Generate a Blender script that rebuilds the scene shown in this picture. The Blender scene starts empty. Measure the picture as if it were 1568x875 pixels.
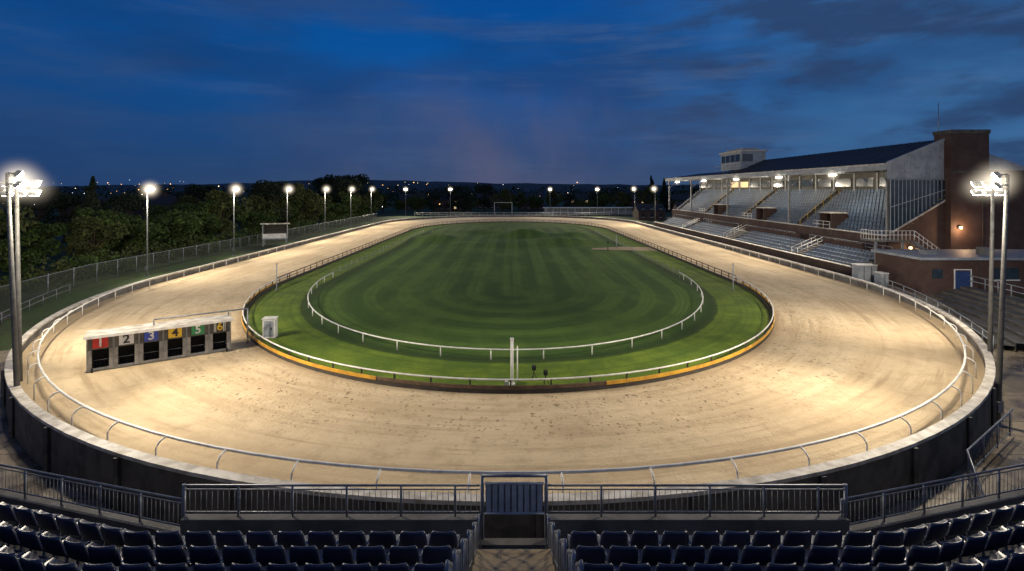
import bpy, math, random
from mathutils import Vector, Matrix
R = random.Random(7)
scene = bpy.context.scene
scene.view_settings.view_transform = 'Standard'
scene.view_settings.look = 'None'
scene.view_settings.exposure = 0

# ------------------------------------------------------------ materials
def new_mat(name):
    m = bpy.data.materials.new(name); m.use_nodes = True
    nt = m.node_tree
    return m, nt, nt.nodes['Principled BSDF']
def N(nt, t, **kw):
    n = nt.nodes.new(t)
    for k, v in kw.items(): setattr(n, k, v)
    return n
def mixc(nt, fac, a, b, mode='MIX'):
    n = nt.nodes.new('ShaderNodeMix'); n.data_type = 'RGBA'; n.blend_type = mode
    for sock, v in ((n.inputs[0], fac), (n.inputs[6], a), (n.inputs[7], b)):
        if isinstance(v, bpy.types.NodeSocket): nt.links.new(v, sock)
        elif isinstance(v, (int, float)): sock.default_value = v
        else: sock.default_value = (*v, 1)
    return n.outputs[2]
def math_n(nt, op, a, b=0.0, c=0.0, clamp=False):
    n = nt.nodes.new('ShaderNodeMath'); n.operation = op; n.use_clamp = clamp
    for i, v in enumerate((a, b, c)):
        if isinstance(v, bpy.types.NodeSocket): nt.links.new(v, n.inputs[i])
        else: n.inputs[i].default_value = v
    return n.outputs[0]
def mrange(nt, v, a, b, c=0.0, d=1.0, smooth=True):
    n = nt.nodes.new('ShaderNodeMapRange'); n.clamp = True
    if smooth: n.interpolation_type = 'SMOOTHSTEP'
    nt.links.new(v, n.inputs[0])
    for i, x in enumerate((a, b, c, d)): n.inputs[i+1].default_value = x
    return n.outputs[0]
def noise(nt, vec, scale, detail=4, rough=0.55):
    n = nt.nodes.new('ShaderNodeTexNoise')
    n.inputs['Scale'].default_value = scale; n.inputs['Detail'].default_value = detail
    n.inputs['Roughness'].default_value = rough
    if vec is not None: nt.links.new(vec, n.inputs['Vector'])
    return n.outputs['Fac']
def mapping(nt, vec, scale=(1,1,1), loc=(0,0,0)):
    n = nt.nodes.new('ShaderNodeMapping'); nt.links.new(vec, n.inputs[0])
    n.inputs['Scale'].default_value = scale; n.inputs['Location'].default_value = loc
    return n.outputs[0]
def bump(nt, bs, h, strength=0.3, dist=0.02):
    n = nt.nodes.new('ShaderNodeBump'); n.inputs['Strength'].default_value = strength
    n.inputs['Distance'].default_value = dist
    nt.links.new(h, n.inputs['Height']); nt.links.new(n.outputs[0], bs.inputs['Normal'])

def simple(name, col, rough=0.7, col2=None, scale=3.0, metal=0.0, bmp=0.0, bscale=30, stretch=(1,1,1)):
    m, nt, bs = new_mat(name)
    tc = N(nt, 'ShaderNodeTexCoord').outputs['Object']
    v = mapping(nt, tc, stretch)
    if col2 is None: col2 = tuple(c*0.72 for c in col)
    f = mrange(nt, noise(nt, v, scale, 5, .6), .35, .68)
    nt.links.new(mixc(nt, f, col, col2), bs.inputs['Base Color'])
    bs.inputs['Roughness'].default_value = rough
    bs.inputs['Metallic'].default_value = metal
    if bmp: bump(nt, bs, noise(nt, tc, bscale, 3), bmp, .02)
    return m
def emis(name, col, s):
    m, nt, bs = new_mat(name)
    bs.inputs['Base Color'].default_value = (*col, 1)
    bs.inputs['Emission Color'].default_value = (*col, 1)
    bs.inputs['Emission Strength'].default_value = s
    m.cycles.emission_sampling = 'NONE'
    return m

def brick_mat(name, c1=(.095,.048,.036), c2=(.06,.032,.026)):
    m, nt, bs = new_mat(name)
    tc = N(nt, 'ShaderNodeTexCoord').outputs['Object']
    sx = N(nt, 'ShaderNodeSeparateXYZ'); nt.links.new(tc, sx.inputs[0])
    cb = N(nt, 'ShaderNodeCombineXYZ')
    nt.links.new(math_n(nt, 'ADD', sx.outputs[0], sx.outputs[1]), cb.inputs[0]); nt.links.new(sx.outputs[2], cb.inputs[1])
    b = N(nt, 'ShaderNodeTexBrick'); nt.links.new(cb.outputs[0], b.inputs['Vector'])
    b.inputs['Scale'].default_value = 1.0
    b.inputs['Brick Width'].default_value = .32; b.inputs['Row Height'].default_value = .11; b.inputs['Mortar Size'].default_value = .012
    b.inputs['Color1'].default_value = (*c1,1); b.inputs['Color2'].default_value = (*c2,1); b.inputs['Mortar'].default_value = (.08,.07,.06,1)
    f = mrange(nt, noise(nt, tc, .7, 4), .3, .7)
    nt.links.new(mixc(nt, f, b.outputs['Color'], tuple(c*.6 for c in c1)), bs.inputs['Base Color'])
    bs.inputs['Roughness'].default_value = .85
    return m

def sand_mat():
    m, nt, bs = new_mat('raked_sand')
    tcn = N(nt, 'ShaderNodeTexCoord'); ob = tcn.outputs['Object']; uv = tcn.outputs['UV']
    sx = N(nt, 'ShaderNodeSeparateXYZ'); nt.links.new(uv, sx.inputs[0]); v = sx.outputs[1]
    st = noise(nt, mapping(nt, uv, (.05, 6, 1)), 1.0, 6, .62)
    st2 = noise(nt, mapping(nt, uv, (.14, 30, 1)), 1.0, 5, .6)
    ty = noise(nt, mapping(nt, uv, (.07, 11, 1), (3,1.3,0)), 1.0, 4, .5)
    big = noise(nt, ob, .13, 5, .6)
    mid = noise(nt, ob, .9, 8, .76)
    pt = mrange(nt, noise(nt, mapping(nt, ob, (1,1,1), (4,8,0)), .16, 3, .5), .40, .60, .15, 1)
    c = mixc(nt, mrange(nt, st, .38, .66), (.62,.50,.325), (.49,.38,.235))
    c = mixc(nt, math_n(nt, 'MULTIPLY', mrange(nt, st2, .48, .66, 0, .6), pt), c, (.34,.255,.155))
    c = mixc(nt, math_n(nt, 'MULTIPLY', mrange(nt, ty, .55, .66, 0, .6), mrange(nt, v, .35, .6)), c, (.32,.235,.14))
    c = mixc(nt, mrange(nt, big, .44, .62, 0, .5), c, (.42,.32,.20))
    c = mixc(nt, mrange(nt, mid, .45, .70, 0, .6), c, (.35,.26,.16))
    def prints(sc, r0, r1, amp, off, keep):
        vo = N(nt, 'ShaderNodeTexVoronoi'); vo.inputs['Scale'].default_value = sc; vo.inputs['Randomness'].default_value = 1
        nz = N(nt, 'ShaderNodeTexNoise'); nz.inputs['Scale'].default_value = 5; nt.links.new(ob, nz.inputs['Vector'])
        va = N(nt, 'ShaderNodeVectorMath'); va.operation = 'MULTIPLY_ADD'
        nt.links.new(nz.outputs['Color'], va.inputs[0]); va.inputs[1].default_value = (amp,amp,0)
        nt.links.new(mapping(nt, ob, (1,1,1), (off,off,0)), va.inputs[2]); nt.links.new(va.outputs[0], vo.inputs['Vector'])
        vm = mrange(nt, vo.outputs['Distance'], r0, r1, 1, 0)
        sc2 = N(nt, 'ShaderNodeSeparateColor'); nt.links.new(vo.outputs['Color'], sc2.inputs[0])
        return math_n(nt, 'MULTIPLY', vm, mrange(nt, sc2.outputs[0], keep, keep+.5))
    spot = prints(2.6, .12, .30, .34, 0, .2); spot2 = prints(4.6, .14, .36, .22, 5.3, .15)
    cl1 = mrange(nt, noise(nt, ob, .34, 4), .40, .58)
    cl2 = mrange(nt, noise(nt, mapping(nt, ob, (1,1,1), (9,3,0)), .5, 4), .40, .58)
    mask = math_n(nt, 'MAXIMUM', math_n(nt, 'MULTIPLY', spot, cl1), math_n(nt, 'MULTIPLY', spot2, cl2))
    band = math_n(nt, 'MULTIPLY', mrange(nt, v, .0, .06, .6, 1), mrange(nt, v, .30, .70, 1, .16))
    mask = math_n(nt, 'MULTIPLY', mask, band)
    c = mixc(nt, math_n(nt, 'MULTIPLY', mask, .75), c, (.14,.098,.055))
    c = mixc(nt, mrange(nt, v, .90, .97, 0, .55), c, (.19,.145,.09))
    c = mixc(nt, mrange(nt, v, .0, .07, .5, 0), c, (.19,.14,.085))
    nt.links.new(c, bs.inputs['Base Color']); bs.inputs['Roughness'].default_value = .95
    bs.inputs['Specular IOR Level'].default_value = .2
    h = math_n(nt, 'ADD', math_n(nt, 'MULTIPLY', noise(nt, ob, 3.0, 8, .8), 1.5), math_n(nt, 'MULTIPLY', mask, -.9))
    h = math_n(nt, 'ADD', h, math_n(nt, 'MULTIPLY', st2, .6))
    bump(nt, bs, h, .8, .08)
    return m

def grass_mat():
    m, nt, bs = new_mat('mown_turf')
    tcn = N(nt, 'ShaderNodeTexCoord'); ob = tcn.outputs['Object']; uv = tcn.outputs['UV']
    sx = N(nt, 'ShaderNodeSeparateXYZ'); nt.links.new(uv, sx.inputs[0]); v = sx.outputs[1]
    vv = math_n(nt, 'ADD', v, math_n(nt, 'MULTIPLY', noise(nt, ob, .2, 3), .5))
    vz = math_n(nt, 'ADD', v, math_n(nt, 'MULTIPLY', noise(nt, ob, .6, 3), .25))
    s = math_n(nt, 'SINE', math_n(nt, 'MULTIPLY', vv, 1.9))
    stripe = mrange(nt, s, -.4, .4)
    fine = noise(nt, ob, 9, 5, .7); med = noise(nt, ob, .45, 6, .7)
    bigp = noise(nt, mapping(nt, ob, (1.2,.45,1)), .13, 5, .6)
    streak = noise(nt, mapping(nt, uv, (.025, 2.2, 1)), 1, 5, .65)
    pres = mrange(nt, noise(nt, mapping(nt, ob, (1,1,1), (5,2,0)), .07, 3), .32, .55, .35, 1)
    cin = mixc(nt, math_n(nt,'MULTIPLY',stripe,pres), (.048,.100,.016), (.092,.168,.026))
    cin = mixc(nt, mrange(nt, streak, .45, .65, 0, .7), cin, (.038,.082,.014))
    cin = mixc(nt, mrange(nt, bigp, .44, .62, 0, .6), cin, (.110,.175,.030))
    cin = mixc(nt, mrange(nt, med, .45, .7, 0, .5), cin, (.036,.076,.014))
    cout = mixc(nt, mrange(nt, med, .36, .60), (.140,.205,.020), (.080,.135,.016))
    cout = mixc(nt, mrange(nt, streak, .45, .65, 0, .6), cout, (.055,.100,.013))
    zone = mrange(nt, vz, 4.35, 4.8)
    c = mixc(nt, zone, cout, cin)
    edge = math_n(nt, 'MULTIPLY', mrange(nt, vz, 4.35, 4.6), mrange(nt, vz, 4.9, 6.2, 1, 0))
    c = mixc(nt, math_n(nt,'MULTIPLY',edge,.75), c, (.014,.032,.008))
    c = mixc(nt, mrange(nt, fine, .48, .75, 0, .6), c, (.028,.052,.010))
    dirt = math_n(nt,'MULTIPLY', mrange(nt, vz, .2, .8, 1, 0), mrange(nt, med, .36,.55))
    c = mixc(nt, math_n(nt,'MULTIPLY',dirt,.8), c, (.13,.10,.05))
    nt.links.new(c, bs.inputs['Base Color']); bs.inputs['Roughness'].default_value = .9
    bs.inputs['Specular IOR Level'].default_value = .15
    bump(nt, bs, math_n(nt,'ADD',fine,math_n(nt,'MULTIPLY',med,1.5)), .8, .08)
    return m

def leaf_mat(name, a, b):
    m, nt, bs = new_mat(name)
    ob = N(nt, 'ShaderNodeTexCoord').outputs['Object']
    f = mrange(nt, noise(nt, ob, .9, 4, .7), .35, .65)
    nt.links.new(mixc(nt, f, a, b), bs.inputs['Base Color']); bs.inputs['Roughness'].default_value = .8
    bs.inputs['Specular IOR Level'].default_value = .2
    return m

def wet_concrete():
    m, nt, bs = new_mat('wet_concrete')
    ob = N(nt, 'ShaderNodeTexCoord').outputs['Object']
    n1 = noise(nt, ob, .35, 5, .6); n2 = noise(nt, ob, 4, 5, .7)
    c = mixc(nt, mrange(nt, n1, .4, .6), (.24,.20,.145), (.11,.09,.065))
    c = mixc(nt, mrange(nt, n2, .5, .75, 0, .6), c, (.07,.06,.045))
    br = N(nt, 'ShaderNodeTexBrick'); nt.links.new(ob, br.inputs['Vector']); br.inputs['Scale'].default_value = 1; br.offset = 0
    br.inputs['Brick Width'].default_value = 3.2; br.inputs['Row Height'].default_value = 3.2; br.inputs['Mortar Size'].default_value = .025
    c = mixc(nt, br.outputs['Fac'], c, (.02,.02,.018))
    nt.links.new(c, bs.inputs['Base Color'])
    nt.links.new(mrange(nt, n1, .40, .60, .65, .22), bs.inputs['Roughness'])
    bump(nt, bs, n2, .2, .02)
    return m

def ground_mat():
    m, nt, bs = new_mat('rough_ground')
    ob = N(nt, 'ShaderNodeTexCoord').outputs['Object']
    c = mixc(nt, mrange(nt, noise(nt, ob, .06, 6, .6), .4, .6), (.05,.09,.018), (.045,.06,.022))
    c = mixc(nt, mrange(nt, noise(nt, ob, 2, 5, .7), .45, .7, 0, .6), c, (.02,.032,.01))
    nt.links.new(c, bs.inputs['Base Color']); bs.inputs['Roughness'].default_value = .95
    bump(nt, bs, noise(nt, ob, 6, 4), .6, .08)
    return m

def mesh_fence_mat():
    m, nt, bs = new_mat('chain_link')
    bs.inputs['Base Color'].default_value = (.05,.06,.055,1); bs.inputs['Roughness'].default_value=.5
    tr = N(nt, 'ShaderNodeBsdfTransparent'); mx = N(nt, 'ShaderNodeMixShader')
    ob = N(nt, 'ShaderNodeTexCoord').outputs['Object']
    sx = N(nt, 'ShaderNodeSeparateXYZ'); nt.links.new(ob, sx.inputs[0])
    a = math_n(nt,'ADD', sx.outputs[1], sx.outputs[2]); b = math_n(nt,'SUBTRACT', sx.outputs[1], sx.outputs[2])
    w1 = math_n(nt,'GREATER_THAN', math_n(nt,'FRACT', math_n(nt,'MULTIPLY',a,8)), .8)
    w2 = math_n(nt,'GREATER_THAN', math_n(nt,'FRACT', math_n(nt,'MULTIPLY',b,8)), .8)
    f = math_n(nt,'MAXIMUM', w1, w2)
    nt.links.new(f, mx.inputs[0]); nt.links.new(tr.outputs[0], mx.inputs[1]); nt.links.new(bs.outputs[0], mx.inputs[2])
    nt.links.new(mx.outputs[0], nt.nodes['Material Output'].inputs['Surface'])
    return m
def halo_mat(name, k, p):  # emissive volume that paints a lamp's glow, fading outwards; nothing scatters
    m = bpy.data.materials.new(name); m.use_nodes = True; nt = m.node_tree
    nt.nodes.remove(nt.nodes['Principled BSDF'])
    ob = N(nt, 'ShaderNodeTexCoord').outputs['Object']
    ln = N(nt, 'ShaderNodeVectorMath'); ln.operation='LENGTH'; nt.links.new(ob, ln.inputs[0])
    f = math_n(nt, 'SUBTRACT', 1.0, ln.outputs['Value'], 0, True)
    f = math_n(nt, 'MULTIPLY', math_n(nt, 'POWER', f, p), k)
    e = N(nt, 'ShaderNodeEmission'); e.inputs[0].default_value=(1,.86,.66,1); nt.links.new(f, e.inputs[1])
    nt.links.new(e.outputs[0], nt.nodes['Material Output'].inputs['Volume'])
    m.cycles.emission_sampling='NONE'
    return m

M = dict(
 sand=sand_mat(), grass=grass_mat(), ground=ground_mat(), wet=wet_concrete(), brick=brick_mat('red_brick'),
 white=simple('white_paint', (.75,.74,.70), .45, (.55,.54,.5), 2.5),
 whitecap=simple('weathered_white_coping', (.60,.57,.51), .6, (.30,.27,.22), 1.6, bmp=.3),
 offw=simple('grey_white_panel', (.31,.34,.37), .55, (.20,.225,.25), 1.2),
 trapg=simple('trap_grey_panel', (.30,.29,.27), .6, (.17,.165,.155), 2.5),
 steel=simple('galvanised_steel', (.24,.25,.26), .45, (.15,.16,.17), 4, metal=.3),
 polem=simple('weathered_steel_mast', (.115,.115,.11), .6, (.07,.07,.068), 3),
 rail=simple('blue_grey_rail_paint', (.21,.23,.27), .4, (.13,.145,.18), 5, metal=.1),
 slat=simple('gate_slat_paint', (.38,.43,.51), .45, (.28,.32,.39), 3),
 dark=simple('dark_board', (.035,.03,.025), .7, (.06,.05,.04), 2),
 black=simple('matt_black', (.012,.012,.012), .8),
 wood=simple('weathered_timber', (.16,.10,.055), .8, (.09,.06,.035), 3, bmp=.3),
 plank=simple('stair_planks', (.40,.31,.18), .75, (.30,.225,.13), 1.5, stretch=(.3,3,3), bmp=.2),
 yellow=simple('yellow_padding', (.66,.36,.03), .5, (.45,.23,.03), 2),
 conc=simple('stained_concrete', (.17,.165,.155), .85, (.09,.085,.078), .8, bmp=.4),
 terr=simple('terrace_concrete', (.085,.085,.08), .85, (.05,.05,.048), .8, bmp=.4),
 cdark=simple('dark_concrete', (.115,.105,.09), .85, (.055,.05,.045), 1.2, bmp=.4),
 seat=simple('navy_plastic_seat', (.030,.044,.092), .32, (.018,.027,.055), 1.5),
 seat2=simple('grey_blue_plastic_seat', (.085,.13,.20), .5, (.06,.095,.14), .8),
 roof=simple('dark_roof_sheet', (.024,.027,.034), .6, (.015,.017,.022), .6),
 slate=simple('house_slate', (.035,.033,.035), .7),
 glass=simple('dark_glazing', (.03,.05,.07), .12, (.02,.03,.045), 1),
 cream=simple('cream_wall', (.07,.062,.052), .7, (.04,.036,.03), .5),
 red=simple('sign_red', (.55,.03,.025), .45), blue=simple('sign_blue', (.03,.07,.42), .45),
 swhite=simple('sign_white', (.7,.7,.68), .45), syel=simple('sign_yellow', (.75,.48,.03), .45),
 sgreen=simple('sign_green', (.03,.28,.10), .45), bluedoor=simple('blue_door', (.02,.05,.16), .5),
 bark=simple('bark', (.05,.038,.028), .9), chain=mesh_fence_mat(),
 leafA=leaf_mat('leaf_green', (.060,.098,.022), (.022,.04,.012)),
 leafB=leaf_mat('leaf_olive', (.078,.09,.026), (.032,.04,.015)),
 leafD=leaf_mat('leaf_dark', (.026,.040,.022), (.015,.024,.015)),
 hill=simple('distant_field', (.028,.040,.052), .95, (.04,.05,.055), .01),  # atmospheric haze put into the hill colour as a bluish lift
 lamp=emis('lit_lamp_lens', (1,.9,.72), 40), amber=emis('amber_light', (1,.5,.15), 4),
 warm=emis('warm_light', (1,.78,.45), 4), cool=emis('cool_light', (.8,.9,1), 4), winlit=emis('lit_window', (1,.7,.35), .55),
 stripe=simple('sign_black', (.02,.02,.02), .5),
 haloA=halo_mat('glow_halo_far', 5.0, 4.8), haloB=halo_mat('glow_halo_near', 1.0, 3.2), haloC=halo_mat('glow_halo_canopy', 1.9, 4.0),
)

# ------------------------------------------------------------ mesh builder
class MB:
    def __init__(s): s.v=[]; s.f=[]; s.m=[]; s.mats=[]; s.sm=[]
    def mi(s, k):
        if k not in s.mats: s.mats.append(k)
        return s.mats.index(k)
    def poly(s, pts, mat):
        b=len(s.v); s.v += [tuple(p) for p in pts]; s.f.append(tuple(range(b,b+len(pts)))); s.m.append(s.mi(mat)); s.sm.append(False)
    def hexa(s, p, mat):
        b=len(s.v); s.v += [tuple(q) for q in p]; k=s.mi(mat)
        for f in ((3,2,1,0),(4,5,6,7),(0,1,5,4),(1,2,6,5),(2,3,7,6),(3,0,4,7)):
            s.f.append(tuple(b+i for i in f)); s.m.append(k); s.sm.append(False)
    def box(s, x0,x1,y0,y1,z0,z1, mat):
        s.hexa([(x0,y0,z0),(x1,y0,z0),(x1,y1,z0),(x0,y1,z0),(x0,y0,z1),(x1,y0,z1),(x1,y1,z1),(x0,y1,z1)], mat)
    def beam(s, a, b, w, h, mat):
        a=Vector(a); b=Vector(b); d=(b-a).normalized()
        up=Vector((0,0,1)) if abs(d.z)<.95 else Vector((0,1,0))
        sd=d.cross(up).normalized()*w/2; u=sd.cross(d).normalized()*h/2
        s.hexa([a-sd-u,a+sd-u,b+sd-u,b-sd-u,a-sd+u,a+sd+u,b+sd+u,b-sd+u], mat)
    def tube(s, pts, r, mat, n=6, closed=False, r1=None):
        P=[Vector(p) for p in pts]; k=s.mi(mat); b=len(s.v); L=len(P)
        for i,p in enumerate(P):
            if closed: d=(P[(i+1)%L]-P[i-1]).normalized()
            else: d=(P[min(i+1,L-1)]-P[max(i-1,0)]).normalized()
            up=Vector((0,0,1)) if abs(d.z)<.9 else Vector((0,1,0))
            a=d.cross(up).normalized(); c=a.cross(d)
            rr = r if r1 is None else r+(r1-r)*i/(L-1)
            for j in range(n):
                t=2*math.pi*j/n; s.v.append(tuple(p+(a*math.cos(t)+c*math.sin(t))*rr))
        for i in range(L if closed else L-1):
            i2=(i+1)%L
            for j in range(n):
                j2=(j+1)%n
                s.f.append((b+i*n+j,b+i*n+j2,b+i2*n+j2,b+i2*n+j)); s.m.append(k); s.sm.append(True)
        if not closed:
            s.f.append(tuple(b+j for j in range(n))[::-1]); s.m.append(k); s.sm.append(False)
            s.f.append(tuple(b+(L-1)*n+j for j in range(n))); s.m.append(k); s.sm.append(False)
    def ribbon(s, A, B, mat, closed=True):
        b=len(s.v); L=len(A); k=s.mi(mat)
        s.v += [tuple(p) for p in A]+[tuple(p) for p in B]
        for i in range(L if closed else L-1):
            j=(i+1)%L; s.f.append((b+i,b+j,b+L+j,b+L+i)); s.m.append(k); s.sm.append(True)
    def stamp(s, tv, tf, mat, mw):
        b=len(s.v); k=s.mi(mat)
        for p in tv: s.v.append(tuple(mw @ Vector(p)))
        for f in tf: s.f.append(tuple(b+i for i in f)); s.m.append(k); s.sm.append(False)
    def obj(s, name, loc=(0,0,0), rot=0, parent=None):
        me=bpy.data.meshes.new(name+'_mesh'); me.from_pydata(s.v,[],s.f)
        for k in s.mats: me.materials.append(M[k])
        me.polygons.foreach_set('material_index', s.m); me.polygons.foreach_set('use_smooth', s.sm); me.update()
        o=bpy.data.objects.new(name, me); scene.collection.objects.link(o)
        o.location=loc; o.rotation_euler=(0,0,rot)
        if parent: o.parent=parent
        return o

def oval(rl, rr, yc0, r0, yc1, r1, na=72, ns=30, nf=40):
    P=[]
    for i in range(na):
        a=math.pi+math.pi*i/(na-1); c=math.cos(a)
        P.append((c*(rl if c<0 else rr), yc0+r0*math.sin(a)))
    for i in range(1,ns): P.append((rr, yc0+(yc1-yc0)*i/ns))
    for i in range(nf):
        a=math.pi*i/(nf-1); c=math.cos(a)
        P.append((c*(rl if c<0 else rr), yc1+r1*math.sin(a)))
    for i in range(1,ns): P.append((-rl, yc1+(yc0-yc1)*i/ns))
    return P
OUT=(37.8,36.0,57,41,150,39); INN=(24.5,23.8,57,31.4,128,31)
def z(P,h): return [(x,y,h) for x,y in P]
def off(par,d): rl,rr,a,r0,b,r1=par; return (rl+d,rr+d,a,r0+d,b,r1+d)
def smooth(a,b,x):
    t=max(0,min(1,(x-a)/(b-a))); return t*t*(3-2*t)
def gz(x,y): return -1.4+1.25*smooth(34,56,y)

def uvring(name, A, B, rows, mat, vmetres=None, zf=None):
    Ra=[oval(*[A[i]+(B[i]-A[i])*t/rows for i in range(6)]) for t in range(rows+1)]
    n=len(Ra[0]); verts=[]
    for t,P in enumerate(Ra):
        for i,(x,y) in enumerate(P): verts.append((x,y,zf(x,y) if zf else 0))
    Pm=Ra[rows//2]; U=[0]
    for i in range(n): U.append(U[-1]+math.dist(Pm[i],Pm[(i+1)%n]))
    faces=[]; fu=[]
    for t in range(rows):
        for i in range(n):
            j=(i+1)%n
            faces.append((t*n+i,t*n+j,(t+1)*n+j,(t+1)*n+i))
            v0=t/rows; v1=(t+1)/rows
            if vmetres: v0*=vmetres; v1*=vmetres
            fu += [(U[i],v0),(U[i+1],v0),(U[i+1],v1),(U[i],v1)]
    me=bpy.data.meshes.new(name+'_mesh'); me.from_pydata(verts,[],faces); me.materials.append(M[mat])
    uvl=me.uv_layers.new(name='UVMap')
    for i,l in enumerate(uvl.data): l.uv=fu[i]
    me.polygons.foreach_set('use_smooth',[True]*len(faces)); me.update()
    o=bpy.data.objects.new(name,me); scene.collection.objects.link(o); return o

# ------------------------------------------------------------ ground, track, infield
mb=MB()
xs=[-4000,-1500,-600,-250,-120]+list(range(-90,91,6))+[120,250,600,1500,4000]
ys=[-400,-60]+list(range(-20,80,4))+[90,120,160,220,320,500,900,2000,4500]
for yy in ys:
    for xx in xs: mb.v.append((xx,yy,gz(xx,yy)))
for j in range(len(ys)-1):
    for i in range(len(xs)-1):
        a=j*len(xs)+i; mb.f.append((a,a+1,a+1+len(xs),a+len(xs))); mb.m.append(0); mb.sm.append(True)
mb.mats=['ground']; mb.obj('ground')

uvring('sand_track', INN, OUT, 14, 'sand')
def gzf(x,y):
    h=0
    for (cx,cy,sx,sy,a) in ((-15,104,5,6,1.0),(3,112,4.5,4.5,1.6),(9,99,7,4,.9),(-2,94,9,3,.5),(13,110,4,5,1.0),(-6,120,5,5,.8)):
        h+=a*math.exp(-((x-cx)/sx)**2-((y-cy)/sy)**2)
    return .004+h
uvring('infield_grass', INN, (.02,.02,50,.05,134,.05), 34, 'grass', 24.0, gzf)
mb=MB()
A=oval(*off(OUT,.3))[11:72]; B=oval(*off(OUT,13))[11:72]
prev=[(x,y,gz(x,y)+.02) for x,y in A]
for k in range(1,9):
    C=[(A[i][0]+(B[i][0]-A[i][0])*k/8, A[i][1]+(B[i][1]-A[i][1])*k/8) for i in range(len(A))]
    C=[(x,y,gz(x,y)+.02) for x,y in C]
    mb.ribbon(prev,C,'wet',False); prev=C
mb.obj('concrete_path')
mb=MB(); mb.poly([(13,86,.06),(23.6,84.5,.03),(23.7,90,.03),(18.5,90.2,.06),(13.5,87.6,.1)],'sand'); 
mb.obj('sand_crossing_path')

# ------------------------------------------------------------ outer wall
mb=MB(); Pi=oval(*OUT); Po=oval(*off(OUT,.28)); Pc0=oval(*off(OUT,-.05)); Pc1=oval(*off(OUT,.34))
mb.ribbon(z(Pi,-.2),z(Pi,.5),'conc'); mb.ribbon([(x,y,-1.6) for x,y in Po],z(Po,.5),'cdark')
mb.ribbon(z(Pc0,.5),z(Pc0,.63),'whitecap'); mb.ribbon(z(Pc0,.63),z(Pc1,.63),'whitecap'); mb.ribbon(z(Pc1,.63),z(Pc1,.5),'whitecap'); mb.ribbon(z(Pc1,.5),z(Pc0,.5),'whitecap')
for i in range(0,72,3):
    x,y=oval(*off(OUT,.36))[i]; mb.beam((x,y,-1.5),(x,y,.49),.16,.16,'cdark')
mb.obj('track_boundary_wall')

def resample(P, step, closed=False):
    out=[]; d=0; Q=P+[P[0]] if closed else P; nxt=0
    for a,b in zip(Q[:-1],Q[1:]):
        L=math.dist(a,b)
        while nxt<=d+L and L>0:
            t=(nxt-d)/L; out.append(tuple(a[k]+(b[k]-a[k])*t for k in range(len(a)))); nxt+=step
        d+=L
    return out
RP=(36.5,34.9,57,40.4,150,39)
rp=oval(*RP); rail=rp[-9:]+rp[:82]
mb=MB(); mb.tube(z(rail,.98),.055,'white',8)
for (x,y) in resample(rail,2.9):
    n=Vector((x,(y-57)*.9,0)) if y<57 else Vector((x,0,0)); n.normalize()
    pts=[]
    for k in range(7):
        a=math.pi/2*k/6; pts.append((x+n.x*.42*math.sin(a), y+n.y*.42*math.sin(a), .98-.32*(1-math.cos(a))))
    pts.append((x+n.x*.42,y+n.y*.42,0)); mb.tube(pts,.035,'white',6)
mb.obj('outer_running_rail')

# inner fence
mb=MB(); ip=oval(*INN); ip2=oval(*off(INN,.09)); ip3=oval(*off(INN,-.06))
mb.ribbon(z(ip2,.0),z(ip2,.2),'dark'); mb.ribbon(z(ip2,.2),z(ip,.2),'dark'); mb.ribbon(z(ip3,0),z(ip3,.2),'dark')
def seg(a,b,h0,h1,mat,d):
    P=oval(*off(INN,d))[a:b]; Q=oval(*off(INN,d-.05))[a:b]
    mb.ribbon(z(P,h0),z(P,h1),mat,False); mb.ribbon(z(P,h1),z(Q,h1),mat,False); mb.ribbon(z(Q,h0),z(Q,h1),mat,False)
seg(2,30,.22,.40,'yellow',.12); seg(40,70,.22,.40,'yellow',.12); seg(29,41,.22,.40,'wood',.1)
mb.tube(z(ip[0:72],.66),.045,'white',6)
rest=ip[70:]+ip[:3]
mb.tube(z(rest,.78),.05,'wood',6); mb.tube(z(rest,.45),.035,'wood',5)
for i,(x,y) in enumerate(resample(ip,2.0,True)):
    top=.66 if y<57 else .8
    mb.beam((x,y,0),(x,y,top),.08,.08,'wood' if y>45 else 'dark')
mb.obj('inner_track_fence')

WR=(20.2,18.9,59,28.4,128,24); wp=oval(*WR)
mb=MB(); arc=wp[0:72]; mb.tube(z(arc,.6),.045,'white',8)
for x,y in resample(arc,3.1): mb.tube([(x,y,0),(x,y,.6)],.035,'white',6)
for side in (wp[71:98], wp[-27:]+[wp[0]]):
    mb.tube(z(side,.6),.022,'steel',5); mb.tube(z(side,.35),.015,'steel',4)
    for x,y in resample(side,2.3): mb.tube([(x,y,0),(x,y,.95)],.025,'steel',5)
mb.obj('infield_rail')

mb=MB(); mb.tube([(0,26.6,0),(0,26.6,2.35)],.075,'white',10); mb.box(-.16,.16,26.45,26.75,0,.12,'white'); mb.tube([(.28,27,0),(.28,27,1.9)],.03,'white',6)
mb.box(-.36,-.2,26.2,26.4,0,.35,'white'); mb.tube([(0,26.6,2.35),(0,26.6,2.42)],.1,'white',10); mb.obj('finishing_post')
def camstand(x,y,h):
    mb=MB()
    for a in (0,2.1,4.2): mb.tube([(0,0,h*.6),(math.cos(a)*.2,math.sin(a)*.2,0)],.018,'black',5)
    mb.tube([(0,0,h*.55),(0,0,h)],.03,'black',6); mb.box(-.1,.1,-.16,.16,h,h+.2,'black'); mb.tube([(0,-.16,h+.1),(0,-.3,h+.1)],.06,'black',8)
    mb.obj('trackside_camera',(x,y,0))
camstand(1.15,27.4,.55); camstand(1.72,26.8,.5); camstand(15.5,84.5,1.3)
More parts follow.
